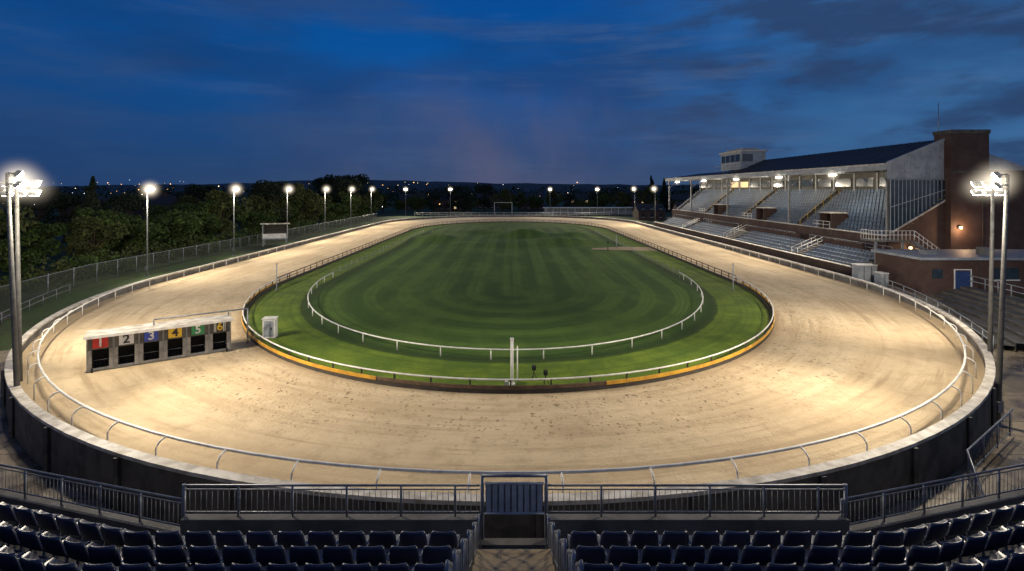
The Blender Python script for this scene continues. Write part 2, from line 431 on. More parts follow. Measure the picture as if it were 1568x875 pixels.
for x,y,h in ((-23.2,51.5,2.6),(21.8,51.5,2.6),(17.6,88,2.2)):
    mb=MB(); mb.tube([(0,0,0),(0,0,h)],.06,'offw',8); mb.box(-.12,.12,-.12,.12,0,.1,'conc'); mb.tube([(0,0,h),(0,0,h+.08)],.09,'offw',8); mb.obj('distance_marker_post',(x,y,0))
mb=MB(); mb.box(-.4,.4,-.3,.3,.05,1.3,'white'); mb.box(-.45,.45,-.35,.35,0,.05,'conc'); mb.box(-.44,.44,-.34,.34,1.3,1.36,'white'); mb.box(-.3,.3,-.315,-.302,.15,1.2,'offw'); mb.box(.12,.2,-.33,-.316,.6,.75,'black'); mb.box(-.42,-.401,-.2,.2,.8,1.1,'dark')
mb.obj('electrical_cabinet',(-16.3,35.2,0),.15)

# ------------------------------------------------------------ starting traps
root=bpy.data.objects.new('greyhound_starting_traps',None); scene.collection.objects.link(root)
root.location=(-23.1,28.4,0); root.rotation_euler=(0,0,math.radians(35))
mb=MB(); L=6.9; w=L/6; D=1.5; H=1.95
cols=['red','swhite','blue','syel','sgreen','stripe']
mb.box(0,L,D-.05,D,.12,H-.1,'trapg')
mb.hexa([(-.12,-.3,H),(L+.12,-.3,H),(L+.12,D+.1,H-.06),(-.12,D+.1,H-.06),(-.12,-.3,H+.07),(L+.12,-.3,H+.07),(L+.12,D+.1,H+.01),(-.12,D+.1,H+.01)],'whitecap')
mb.box(-.14,L+.14,-.34,-.305,H-.06,H+.10,'white')
for i in range(7):
    x=i*w; mb.box(x-.035,x+.035,-.02,D-.06,.1,H-.1,'trapg')
    mb.box(x-.2 if i else x-.03, x+.2 if i<6 else x+.03,-.05,-.022,.1,1.2,'trapg')
    mb.box(x-.03,x+.03,-.075,-.052,.05,H-.02,'steel')
for i in range(6):
    x=i*w
    mb.box(x+.04,x+w-.04,-.06,-.025,1.22,H-.02,'cdark')
    mb.box(x+.24,x+w-.24,-.10,-.065,1.30,H-.08,cols[i])
    if i==5:
        for k in (0,.08,.50,.58): mb.box(x+.255+k,x+.295+k,-.104,-.101,1.31,H-.09,'swhite')
    mb.box(x+.18,x+w-.18,.75,.8,.1,1.2,'black')
    for k in range(5): 
        xx=x+.26+k*(w-.52)/4; mb.tube([(xx,.04,.12),(xx,.04,.62)],.010,'black',4)
    mb.tube([(x+.2,.04,.62),(x+w-.2,.04,.62)],.015,'steel',4)
    mb.box(x+.17,x+w-.17,-.045,.02,.1,.2,'steel')
    mb.box(x+.04,x+w-.04,0,D-.06,.06,.1,'black')
mb.box(-.1,L+.1,-.02,.06,.02,.09,'steel'); mb.box(-.1,L+.1,D-.15,D-.07,.02,.09,'steel')
for xx in (.2,L-.2):
    mb.tube([(xx-.04,-.1,.12),(xx+.04,-.1,.12)],.12,'black',12)
mb.tube([(3.0,D*.6,H+.35),(L+1.1,D*.6,H+.35)],.05,'steel',6); mb.tube([(3.0,D*.6,H-.1),(3.0,D*.6,H+.35)],.04,'steel',6); mb.tube([(L,D*.6,H-.1),(L,D*.6,H+.35)],.04,'steel',6); mb.tube([(L+1.1,D*.6,H+.35),(L+1.1,D*.6,.05)],.05,'steel',6)
mb.obj('trap_housing',parent=root)
for i in range(6):
    cu=bpy.data.curves.new('digit','FONT'); cu.body=str(i+1); cu.size=.66; cu.extrude=.006; cu.align_x='CENTER'; cu.align_y='CENTER'; cu.offset=.014
    t=bpy.data.objects.new('tmp',cu); scene.collection.objects.link(t); bpy.context.view_layer.update()
    me=bpy.data.meshes.new_from_object(t.evaluated_get(bpy.context.evaluated_depsgraph_get())); bpy.data.objects.remove(t)
    me.materials.clear(); me.materials.append(M['stripe' if i in (1,3) else ('syel' if i==5 else 'swhite')])
    o=bpy.data.objects.new('trap_number_%d'%(i+1),me); scene.collection.objects.link(o); o.parent=root
    o.location=(i*w+w/2,-.112,1.585); o.rotation_euler=(math.pi/2,0,0)

# ------------------------------------------------------------ flood lights
LC=(1,.87,.68)
import bmesh
bm=bmesh.new(); bmesh.ops.create_icosphere(bm,subdivisions=2,radius=1.0); ico=bpy.data.meshes.new('halo_ball'); bm.to_mesh(ico); bm.free()
def mist(parent, loc, r, mat):  # glow ball added around a lamp head to stand in for bloom
    me=ico.copy(); me.materials.append(M[mat]); o=bpy.data.objects.new('glow_halo',me); scene.collection.objects.link(o)
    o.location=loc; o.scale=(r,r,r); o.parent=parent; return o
def spot(name, loc, aim, P, ang, parent, blend=.9, rad=.35):
    l=bpy.data.lights.new(name,'SPOT'); l.energy=P; l.color=LC; l.spot_size=math.radians(ang); l.spot_blend=blend; l.shadow_soft_size=rad
    o=bpy.data.objects.new(name,l); scene.collection.objects.link(o)
    o.location=Vector(loc); d=(Vector(aim)-Vector(loc)); o.rotation_euler=d.to_track_quat('-Z','Y').to_euler()
    o.parent=parent; o.matrix_parent_inverse=Matrix.Translation(-parent.location)
    return o
def point(name,loc,P,col,parent=None,rad=.15):
    l=bpy.data.lights.new(name,'POINT'); l.energy=P; l.color=col; l.shadow_soft_size=rad
    o=bpy.data.objects.new(name,l); scene.collection.objects.link(o); o.location=loc
    if parent: o.parent=parent; o.matrix_parent_inverse=Matrix.Translation(-parent.location)
    return o
def pole(x,y,h,aim,P,heads=2,big=False,lean=0.0,base=None,spread=.62,spill=0,ang=140):
    zb=gz(x,y) if base is None else base
    mb=MB(); r0=.13 if big else .10
    top=(lean,0,h-zb); pm='polem' if big else 'steel'
    mb.tube([(0,0,0),(lean*.5,0,(h-zb)*.5),top],r0,pm,12,r1=r0*.65)
    mb.box(-.28,.28,-.28,.28,0,.06,'steel'); mb.box(-.13,.13,-.2,-.1,.7,1.2,'steel')
    d=Vector((aim[0]-x,aim[1]-y,0)).normalized(); s=Vector((-d.y,d.x,0))
    T=Vector(top)
    rowsz=[0,-.5] if big else [0]
    for rz in rowsz:
        c=T+Vector((0,0,rz)); half=(heads-1)*spread/2+.25
        mb.beam(c-s*half,c+s*half,.07,.07,'steel')
        for k in range(heads):
            p=c+s*((k-(heads-1)/2)*spread)+d*.3
            tilt=math.radians(38); fw=(d*math.cos(tilt)+Vector((0,0,-math.sin(tilt)))).normalized(); up=fw.cross(s).normalized()
            if up.z<0: up=-up
            hw=.25; hh=.19; dp=.08
            q=[p+fw*a+s*b+up*c_ for a,b,c_ in ((-dp,-hw*.7,-hh*.7),(-dp,hw*.7,-hh*.7),(dp,hw,-hh),(dp,-hw,-hh),(-dp,-hw*.7,hh*.7),(-dp,hw*.7,hh*.7),(dp,hw,hh),(dp,-hw,hh))]
            mb.hexa(q,'steel')
            e0=dp+.003; e1=dp+.13
            q=[p+fw*a+s*b+up*c_ for a,b,c_ in ((e0,-hw,-hh),(e0,hw,-hh),(e1,hw*.6,-hh*.6),(e1,-hw*.6,-hh*.6),(e0,-hw,hh),(e0,hw,hh),(e1,hw*.6,hh*.6),(e1,-hw*.6,hh*.6))]
            mb.hexa(q,'lamp')
            mb.tube([c+s*((k-(heads-1)/2)*spread),p],.03,'steel',5)
    o=mb.obj('floodlight_pole',(x,y,zb))
    L0=Vector((x,y,zb))+T+d*1.0+Vector((0,0,-.4))
    spot('flood_beam',L0,aim,P,ang,o)
    if spill: point('flood_spill',L0+d*(1.0 if big else 0)+Vector((0,0,-.3)),spill,LC,o,.3)
    if big:
        for k in (-1,1): mist(o,T+d*.4+s*(k*.5)+Vector((0,0,-.25)),1.35,'haloB')
    else: mist(o,T+d*.35,1.75,'haloA')
    return o,L0
for i,y in enumerate((61,80,99,119,138,158)): pole(-42.6,y,10.0,(-30.5,y-1,0),13500,2,spill=1500,ang=122)
for x in (-40.5,-23.5,14.5,32.5): pole(x,199,10.0,(x*.9,178,0),13500,2)
pole(40.2,171,10.1,(29,168,0),12500,2); pole(40.3,147,10.1,(29,146,0),12500,2)
o,L0=pole(-23.5,24.9,10.75,(-15,34,0),4300,3,True,-.55,spill=3300); spot('flood_beam',L0,(-4,24,0),19000,85,o)
o,L0=pole(-25.6,27.2,10.35,(-29,50,0),15500,3,True,-.2,ang=125)
o,L0=pole(23.4,25.2,10.7,(15,34,0),4300,3,True,.5,spill=3300); spot('flood_beam',L0,(4,24,0),19000,85,o)
o,L0=pole(27.6,30.2,10.35,(28,50,0),12500,3,True,.2,ang=125)

# ------------------------------------------------------------ grandstand
gs=bpy.data.objects.new('grandstand',None); scene.collection.objects.link(gs)
mb=MB(); RS=.46
Y0,Y1=61,149; XF=43.8; XB=51
rows=12
for r in range(rows):
    x=44.3+r*.56; zt=4.2+r*RS
    mb.box(x,x+.57,Y0+.3,Y1-6,0 if r in (0,rows-1) else zt-.6,zt,'cdark')
mb.box(43.9,44.3,Y0+.3,Y1-6,.2,4.45,'brick'); mb.box(43.88,44.34,Y0+.3,Y1-6,4.45,4.55,'whitecap')
mb.box(51.2,60,Y0,118,0,12.2,'brick')
mb.box(51.1,51.2,Y0+.4,Y1-8,8,12.6,'cream')
for k in range(16):
    y=Y0+3+k*4.9; mb.box(51.02,51.1,y,y+3.6,10.4,11.6,'winlit' if k in (10,11) else 'glass'); mb.box(50.95,51.1,y+3.9,y+4.2,9.3,12.3,'steel')
for ya in (72.5,92,112):
    mb.box(44.32,46.6,ya,ya+.25,4.2,6.6,'brick'); mb.box(44.32,46.6,ya+2.6,ya+2.85,4.2,6.6,'brick'); mb.box(46.35,46.6,ya+.25,ya+2.6,4.3,6.6,'black'); mb.box(44.3,46.65,ya-.03,ya+2.88,6.6,6.75,'whitecap')
RX=50.8; RZ=15.9
mb.poly([(XF,Y0,12.95),(XF,106,12.95),(RX,106,RZ),(RX,Y0,RZ)],'roof')
mb.poly([(RX,Y0,RZ),(RX,106,RZ),(60.5,106,12.4),(60.5,Y0,12.4)],'roof')
mb.poly([(XF,106,12.95),(XF,Y1,12.95),(RX,Y1-6,14.2),(RX,106,14.2)],'roof')
mb.poly([(RX,106,14.2),(RX,106,RZ),(XF,106,12.96)],'offw')
mb.poly([(XF,Y0+.02,12.3),(XF,Y1,12.3),(RX,Y1,12.6),(RX,Y0+.02,12.6)],'offw')
for k in range(28):
    y=Y0+.8+k*1.6; mb.beam((XF+.05,y,12.98),(RX-.05,y,RZ+.02),.06,.05,'roof')
mb.box(XF-.12,XF,Y0-.1,Y1+.1,12.25,13.0,'offw')
mb.box(XF-.16,XF-.12,Y0-.1,Y1+.1,12.9,13.05,'whitecap')
for k in range(26):
    y=Y0+1+k*3.4; mb.beam((XF,y,12.2),(RX,y,12.45),.12,.22,'steel')
mb.poly([(XF,Y0,11.2),(RX,Y0,11.2),(RX,Y0,RZ),(XF,Y0,13.0)],'offw')
for k in range(22):
    x=XF+.15+k*.32; zt=13.0+(x-XF)/(RX-XF)*(RZ-13.0); mb.box(x,x+.05,Y0-.04,Y0-.005,11.2,zt-.06,'offw')
mb.beam((XF-.1,Y0-.08,13.05),(RX,Y0-.08,RZ+.05),.14,.3,'offw'); mb.box(XF,RX,Y0-.1,Y0-.045,11.05,11.25,'steel')
mb.poly([(RX,Y0+.01,11.2),(60.5,Y0+.01,11.2),(60.5,Y0+.01,12.4),(RX,Y0+.01,RZ)],'offw')
for k in range(15):
    x=44.2+k*.46; zb=4.9+(x-44.2)*.66; mb.beam((x,Y0,zb),(x,Y0,11.1),.06,.06,'offw')
mb.poly([(44.2,Y0+.05,4.8),(50.8,Y0+.05,9.0),(50.8,Y0+.05,11.1),(44.2,Y0+.05,11.1)],'glass')
mb.beam((44.2,Y0-.02,7.9),(50.8,Y0-.02,10.0),.05,.08,'offw')
mb.hexa([(44,Y0-.15,0),(51.2,Y0-.15,0),(51.2,Y0+.2,0),(44,Y0+.2,0),(44,Y0-.15,4.8),(51.2,Y0-.15,9.1),(51.2,Y0+.2,9.1),(44,Y0+.2,4.8)],'brick')
mb.beam((44,Y0-.17,4.85),(51.2,Y0-.17,9.15),.2,.14,'whitecap')
for y in (62,84,108,130,148): 
    mb.box(44.42,44.72,y-.15,y+.15,4.2,12.3,'steel'); mb.beam((44.57,y,10.6),(XF+.1,y,12.2),.12,.12,'steel'); mb.beam((44.57,y,10.4),(47.5,y,12.3),.12,.12,'steel')
mb.box(50.4,54.8,60.0,60.8,0,16.4,'brick'); mb.box(50.4,54.8,60.8,62.4,11,16.4,'brick'); mb.box(50.3,54.9,59.9,62.5,16.4,16.85,'cdark')
mb.box(50.35,54.85,59.95,60.0,11.9,12.1,'cdark'); mb.tube([(54.0,59.93,0),(54.0,59.93,12.6)],.06,'dark',6)
mb.tube([(50.6,62,16),(50.6,62,20.2)],.04,'steel',5)
for r in range(5):
    x=38.9+r*.72; zt=.55+r*.36; mb.box(x,x+.73,59.5,140,-.2,zt,'conc')
mb.box(42.5,43.9,59.5,143,-.2,2.35,'conc')
for (a,b) in ((64,72),(78,96),(101,112),(118,138)): mb.box(42.9,43.1,a,b,2.35,3.3,'brick')
mb.box(38.6,38.9,59.3,142,-.2,1.1,'brick'); mb.box(38.55,38.95,59.3,142,1.1,1.18,'whitecap')
mb.box(38.6,43.9,59.2,59.5,-.2,1.6,'brick')
for (a,b) in ((71.3,73.2),(93.5,98)):
    for k in range(8): mb.box(38.95+k*.42,39.4+k*.42,a+.1,b-.1,.3,.78+k*.22,'conc')
mb.obj('stand_structure',parent=gs)
mb=MB(); 
mb.box(46,51,105,115,14.0,17.6,'offw'); mb.box(45.7,51.3,104.7,115.3,17.6,17.9,'whitecap')
mb.box(45.94,45.99,105.4,114.6,15.6,17.1,'glass'); mb.box(46.3,48.4,104.94,104.99,15.6,17.1,'glass')
for y in (107.6,110,112.4): mb.box(45.9,45.935,y-.08,y+.08,15.6,17.1,'offw')
mb.box(46.8,50,106,114,17.9,18.4,'offw')
for p0,p1 in (((44.9,104.2,14.9),(44.9,116,14.9)),((44.9,104.2,14.3),(44.9,116,14.3)),((44.9,104.2,14.9),(53,104.2,14.9)),((44.9,104.2,14.3),(53,104.2,14.3))): mb.tube([p0,p1],.04,'offw',5)
for y in range(105,117,2): mb.tube([(44.9,y,13.3),(44.9,y,14.9)],.04,'offw',5)
for x in range(45,54,2): mb.tube([(x,104.2,13.3),(x,104.2,14.9)],.04,'offw',5)
mb.obj('control_room',parent=gs)
def seat_tpl(w,hb,dp,t=.04,leg=.42):
    V=[];F=[]
    def bx(x0,x1,y0,y1,z0,z1,ty=0):
        b=len(V); V.extend([(x0,y0,z0),(x1,y0,z0),(x1,y1,z0),(x0,y1,z0),(x0,y0+ty,z1),(x1,y0+ty,z1),(x1,y1+ty,z1),(x0,y1+ty,z1)])
        F.extend([tuple(b+i for i in f) for f in ((3,2,1,0),(4,5,6,7),(0,1,5,4),(1,2,6,5),(2,3,7,6),(3,0,4,7))])
    bx(-w/2,w/2,0,dp,leg,leg+t); bx(-w/2,w/2,-t,0,leg,leg+hb,-.08)
    return V,F
V2,F2=seat_tpl(.50,.42,.4,.05,leg=.3)
mb=MB()
for r in range(rows):
    x=44.75+r*.56; zt=4.2+r*RS; y=Y0+1.0
    while y<Y1-7:
        vom=r<4 and any(ya-.4<y<ya+3.2 for ya in (72.5,92,112))
        if (y-Y0)%19.5>1.7 and not vom:
            mb.stamp(V2,F2,'seat2',Matrix.Translation((x,y,zt))@Matrix.Rotation(math.pi/2,4,'Z'))
        y+=.7
for (a,b) in ((60.2,71.0),(73.6,93.2),(98.4,118),(120,138)):
    for r in range(5):
        x=39.45+r*.72; y=a
        while y<b:
            mb.stamp(V2,F2,'seat2',Matrix.Translation((x,y,.55+r*.36))@Matrix.Rotation(math.pi/2,4,'Z')); y+=.7
mb.obj('stand_seating',parent=gs)
mb=MB()
for ya in (61.6,80.9,100.4,119.9):
    mb.tube([(44.6,ya,5.3),(50.6,ya,5.3+6/.56*RS)],.035,'syel',5)
    for k in range(6): mb.tube([(44.6+k*1.2,ya,4.3+k*1.2/.56*RS),(44.6+k*1.2,ya,5.3+k*1.2/.56*RS)],.03,'syel',5)
    for k in range(12): mb.box(44.28+k*.56,44.34+k*.56,ya-1.0,ya-.1,4.19+k*RS,4.215+k*RS,'syel')
def rail3(pts,h,mat='offw',sp=1.5,nb=2,r=.035):
    for k in range(nb): mb.tube([(p[0],p[1],p[2]+h*(1-k*.45)) for p in pts],r,mat,5)
    for p in resample([tuple(p) for p in pts],sp): mb.tube([p,(p[0],p[1],p[2]+h)],r,mat,5)
for a,b in ((59.5,76),(80,97),(100,118),(121,140)): rail3([(43.3,a,2.4),(43.3,b,2.4)],1.0)
for ya in (72.2,95.8,119,):
    rail3([(39.2,ya-.5,.9),(42.6,ya-.5,2.4)],1.0,'white'); rail3([(39.2,ya+1,.9),(42.6,ya+1,2.4)],1.0,'white')
    rail3([(43.9,ya,4.5),(43.9,ya+4,4.5)],1.0,'white')
mb.box(40.6,44,58.4,60.9,4.1,4.3,'conc'); 
for x in (40.8,43.8): mb.box(x-.1,x+.1,58.5,58.7,-.2,4.1,'steel')
rail3([(40.6,60.8,4.3),(40.6,58.4,4.3),(45.0,58.4,4.3)],1.05,'white',.45)
rail3([(45.0,58.4,4.3),(49.2,58.4,1.2)],1.05,'white',.6)
for k in range(14): mb.box(45+k*.3,45.32+k*.3,58.4,59.8,4.1-k*.22-.06,4.14-k*.22,'steel')
mb.beam((45,58.4,4.1),(49.2,58.4,1.0),.06,.25,'steel')
mb.obj('stand_handrails',parent=gs)
mb=MB(); lampY=(70.6,84.8,101,118,137)
for y in lampY:
    mb.box(XF-.75,XF-.2,y-.32,y+.32,12.0,12.15,'steel')
    mb.box(XF-.8,XF-.15,y-.34,y+.34,11.84,11.995,'lamp')
    mb.beam((XF-.1,y,12.3),(XF-.5,y,12.15),.05,.05,'steel')
mb.obj('canopy_floodlights',parent=gs)
for y in lampY:
    spot('canopy_beam',(XF-.6,y,11.6),(29.5,y-4,0),13500,122,gs); mist(gs,(XF-.5,y,11.9),1.4,'haloC')
for y in (72,92,112,132): point('stand_ceiling_lamp',(45.2,y,10.8),800,LC,gs)
mb=MB()
for x,y,zz in ((51.3,59.85,5.6),(46.2,60.7,3.2)):
    mb.box(x-.16,x+.16,y-.05,y+.05,zz-.1,zz+.18,'steel'); mb.box(x-.13,x+.13,y-.2,y-.06,zz-.12,zz+.1,'warm')
mb.obj('wall_lanterns',parent=gs)
point('wall_lantern_glow',(51.3,59.2,5.4),260,(1,.62,.32),gs); point('wall_lantern_glow2',(46.2,60.2,3.0),60,(1,.62,.32),gs)

# ------------------------------------------------------------ low brick building + terraces right
mb=MB()
mb.box(40,62,51,57.5,-.4,3.1,'brick'); mb.box(39.7,62.3,50.7,57.8,3.1,3.35,'offw')
mb.box(43.2,44.7,50.93,50.98,-.1,2.0,'bluedoor'); mb.box(43.1,43.19,50.9,50.97,-.1,2.1,'white'); mb.box(44.71,44.8,50.9,50.97,-.1,2.1,'white'); mb.box(43.1,44.8,50.9,50.97,2.11,2.2,'white')
mb.box(47,49.4,50.93,50.98,1.2,2.3,'glass'); mb.box(46.9,49.5,50.88,50.96,1.08,1.18,'white'); mb.box(41,42,50.93,50.98,1.3,2.2,'glass')
mb.tube([(45.6,50.9,-.2),(45.6,50.9,3.1)],.05,'dark',6); mb.box(47.5,48.5,52.5,53.5,3.35,4.1,'conc'); mb.box(42,43.2,53,54,3.35,3.8,'steel')
mb.obj('brick_outbuilding')
for x,y,sx,sz in ((37.6,56.3,1.3,2.0),(39.3,57.6,1.2,1.8),(38.6,54.6,.8,1.4)):
    mb=MB(); mb.box(-sx/2,sx/2,-.5,.5,.1,sz,'offw'); mb.box(-sx/2-.05,sx/2+.05,-.55,.55,sz,sz+.08,'white'); mb.box(-.03,.03,-.53,-.502,.2,sz-.1,'dark'); mb.box(-sx/2,sx/2,-.5,.5,0,.1,'conc'); mb.obj('equipment_cabinet',(x,y,gz(x,y)))
mb=MB()
for k in range(7):
    P=oval(*off(OUT,2.6+k*.9))[60:70]; Q=oval(*off(OUT,3.5+k*.9))[60:70]; zt=-.9+k*.24
    mb.ribbon(z(P,zt-.6),z(P,zt),'cdark',False); mb.ribbon(z(P,zt),z(Q,zt),'terr',False)
    mb.ribbon([(x,y,zt+.004) for x,y in P],[(x,y,zt+.004) for x,y in oval(*off(OUT,2.66+k*.9))[60:70]],'conc',False)
mb.obj('concrete_terrace_steps')
mb=MB(); P=[(x,y,.5) for x,y in oval(*off(OUT,8.9))[60:70]]; rail3(P,1.1,'offw',1.6,2,.04); P=[(x,y,gz(x,y)) for x,y in oval(*off(OUT,2.3))[60:71]]; rail3(P,1.0,'offw',1.8,2,.035); mb.obj('terrace_handrail')
mb=MB(); P=[(x,y,gz(x,y)) for x,y in oval(*off(OUT,5.6))[3:20]]; rail3(P,1.05,'steel',1.8,2,.03); mb.obj('crowd_barrier')
mb=MB()
for k in range(4):
    P=oval(*off(OUT,6.2+k*.8))[6:15]; Q=oval(*off(OUT,7.0+k*.8))[6:15]
    A=[(x,y,gz(x,y)+k*.25-.3) for x,y in P]; B=[(x,y,gz(x,y)+k*.25+.2) for x,y in P]; C=[(q[0],q[1],b[2]) for q,b in zip(Q,B)]
    mb.ribbon(A,B,'cdark',False); mb.ribbon(B,C,'terr',False)
mb.obj('concrete_terrace_steps')
for s in (-1,1):
    mb=MB(); P=[(-20.5,14.6,-1.1),(-16.2,15.6,-1.2),(-13.2,15.0,-1.3)] if s<0 else [(15.4,17.0,-1.25),(17.6,20.2,-1.2),(23,24,-1.2)]
    mb.tube([(p[0],p[1],p[2]+1.1) for p in P],.04,'rail',6); mb.tube([(p[0],p[1],p[2]+.15) for p in P],.03,'rail',6)
    for p in resample(P,.22): mb.tube([(p[0],p[1],p[2]+.15),(p[0],p[1],p[2]+1.1)],.013,'rail',4)
    for p in resample(P,2.0): mb.tube([(p[0],p[1],p[2]),(p[0],p[1],p[2]+1.12)],.035,'rail',6)
    mb.obj('path_railing')

# ------------------------------------------------------------ left perimeter fence, shelter, far things
mb=MB()
for y in range(18,176,3): mb.tube([(-45.3,y,gz(0,y)),(-45.3,y,gz(0,y)+2.1)],.045,'rail',5)
mb.tube([(-45.3,18,gz(0,18)+2.05),(-45.3,34,gz(0,34)+2.05),(-45.3,45,gz(0,45)+2.05),(-45.3,56,1.9),(-45.3,175,1.9)],.035,'rail',5)
ysn=[18,34,40,45,50,56,175]; mb.ribbon([(-45.3,y,gz(0,y)) for y in ysn],[(-45.3,y,gz(0,y)+2.05) for y in ysn],'chain',False)
mb.obj('perimeter_fence')
mb=MB(); mb.box(-2,2,-1.4,1.4,1.2,1.4,'offw'); mb.box(-2,2,1.3,1.4,1.4,3.7,'offw'); mb.box(-2,-1.9,-1.4,1.3,1.4,3.7,'offw'); mb.box(1.9,2,.2,1.3,1.4,3.7,'offw')
mb.hexa([(-2.3,-1.8,3.9),(2.3,-1.8,3.9),(2.3,1.6,3.7),(-2.3,1.6,3.7),(-2.3,-1.8,4.1),(2.3,-1.8,4.1),(2.3,1.6,3.9),(-2.3,1.6,3.9)],'whitecap'); mb.box(-1.9,1.9,-1.4,-1.3,1.4,2.2,'white')
for x in (-1.85,1.85):
    for y in (-1.3,1.3): mb.box(x-.08,x+.08,y-.08,y+.08,0,1.2,'steel')
mb.box(-1.85,1.85,1.2,1.29,1.5,3.6,'dark')
mb.obj('judges_shelter',(-42.6,94,-.1),.35)
mb=MB(); mb.box(13,50,202,204.5,-.2,.3,'conc'); mb.box(12,51,201,205,2.7,3.0,'white'); mb.box(12.5,50.5,204.2,204.5,.3,2.7,'offw')
for k in range(14): mb.box(13+k*2.8,13.2+k*2.8,201.4,201.6,.3,2.7,'white')
mb.obj('far_shelter')
mb=MB(); mb.tube([(-6.6,196,0),(-6.6,196,5)],.09,'white',6); mb.tube([(0,196,0),(0,196,5)],.09,'white',6); mb.tube([(-6.6,196,5),(0,196,5)],.09,'white',6); mb.tube([(-6.6,196,5),(-6.6,199,0)],.05,'white',5); mb.tube([(0,196,5),(0,199,0)],.05,'white',5); mb.obj('goal_frame')
mb=MB()
for x in range(-36,37,3): mb.tube([(x,193,-.1),(x,193,1.3)],.05,'white',5)
mb.tube([(-36,193,1.3),(36,193,1.3)],.05,'white',5); mb.tube([(-36,193,.7),(36,193,.7)],.04,'white',5); mb.obj('far_barrier')

def house(x,y,w,d,h,rot,lit=0,wall='brick'):
    mb=MB(); mb.box(-w/2,w/2,-d/2,d/2,-1,h,wall)
    rh=h+d*.38; o=.3
    mb.poly([(-w/2-o,-d/2-o,h-.1),(w/2+o,-d/2-o,h-.1),(w/2+o,0,rh),(-w/2-o,0,rh)],'slate'); mb.poly([(w/2+o,d/2+o,h-.1),(-w/2-o,d/2+o,h-.1),(-w/2-o,0,rh),(w/2+o,0,rh)],'slate')
    mb.poly([(-w/2,-d/2,h),(-w/2,0,rh-.1),(-w/2,d/2,h)],wall); mb.poly([(w/2,-d/2,h),(w/2,d/2,h),(w/2,0,rh-.1)],wall)
    mb.box(w*.25,w*.25+.8,-.4,.4,rh-.8,rh+1.0,'brick')
    n=max(2,int(w/3))
    for f in range(2):
        for i in range(n):
            xx=-w/2+(i+.5)*w/n; zz=.9+f*2.7
            m='winlit' if R.random()<lit else 'glass'
            mb.box(xx-.5,xx+.5,-d/2-.06,-d/2-.01,zz,zz+1.1,m); mb.box(xx-.6,xx+.6,-d/2-.1,-d/2-.065,zz-.1,zz-.01,'white')
    mb.box(-.5,.5,-d/2-.07,-d/2-.01,-.5,.0,'white')
    mb.obj('brick_house',(x,y,gz(x,y)),rot)
for (x,y,w,rot,l) in ((-108,138,16,.3,.1),(-86,150,9,.2,.1),(-120,175,14,.1,.2),(-96,205,12,-.2,.15),(-70,235,14,.3,.2),(-50,262,12,.2,.2),(-30,250,16,0,.15),(-12,270,12,.1,.2),(10,262,12,-.1,.15),(34,258,14,.2,.2),(60,250,14,0,.2),(78,240,12,.2,.1),(-145,210,14,.2,.2),(-170,250,14,.1,.2)):
    house(x,y,w,7,5.2,rot,l)
house(46,176,9,6,3,.1,0); house(55,160,10,7,3.6,0,.2)

mb=MB(); OV=[(1,0,0),(-1,0,0),(0,1,0),(0,-1,0),(0,0,1),(0,0,-1)]; OF=[(0,2,4),(2,1,4),(1,3,4),(3,0,4),(2,0,5),(1,2,5),(3,1,5),(0,3,5)]
for i in range(230):
    y=R.uniform(200,900); x=R.uniform(-1.05,.95)*y
    if R.random()<.6: x=R.uniform(-1.05,0)*y
    h=R.uniform(0,8) if y<600 else R.uniform(2,22)
    s=y*.0009*R.choice([.35,.5,.6,.8,1.1])
    mb.stamp(OV,OF,R.choice(['amber','amber','warm','cool','warm','amber']),Matrix.Translation((x,y,h))@Matrix.Scale(s,4))
mb.obj('distant_town_lights')
mb=MB(); mb.mats=['hill']; nx=120; rowsY=[900,1300,1800,2400,3200]
for j,y in enumerate(rowsY):
    for i in range(nx+1):
        x=(-1.6+3.2*i/nx)*y*1.1
        h=[-3,10,22,36,34][j]+ (j>0)*( (6+4*j)*math.sin(x*.0021+j)+5*math.sin(x*.0057+2*j)+2.0*math.sin(x*.023)+1.5*math.sin(x*.051+j))*.8
        mb.v.append((x,y,h))
for j in range(len(rowsY)-1):
    for i in range(nx):
        a=j*(nx+1)+i; mb.f.append((a,a+1,a+nx+2,a+nx+1)); mb.m.append(0); mb.sm.append(True)
mb.obj('distant_hills')

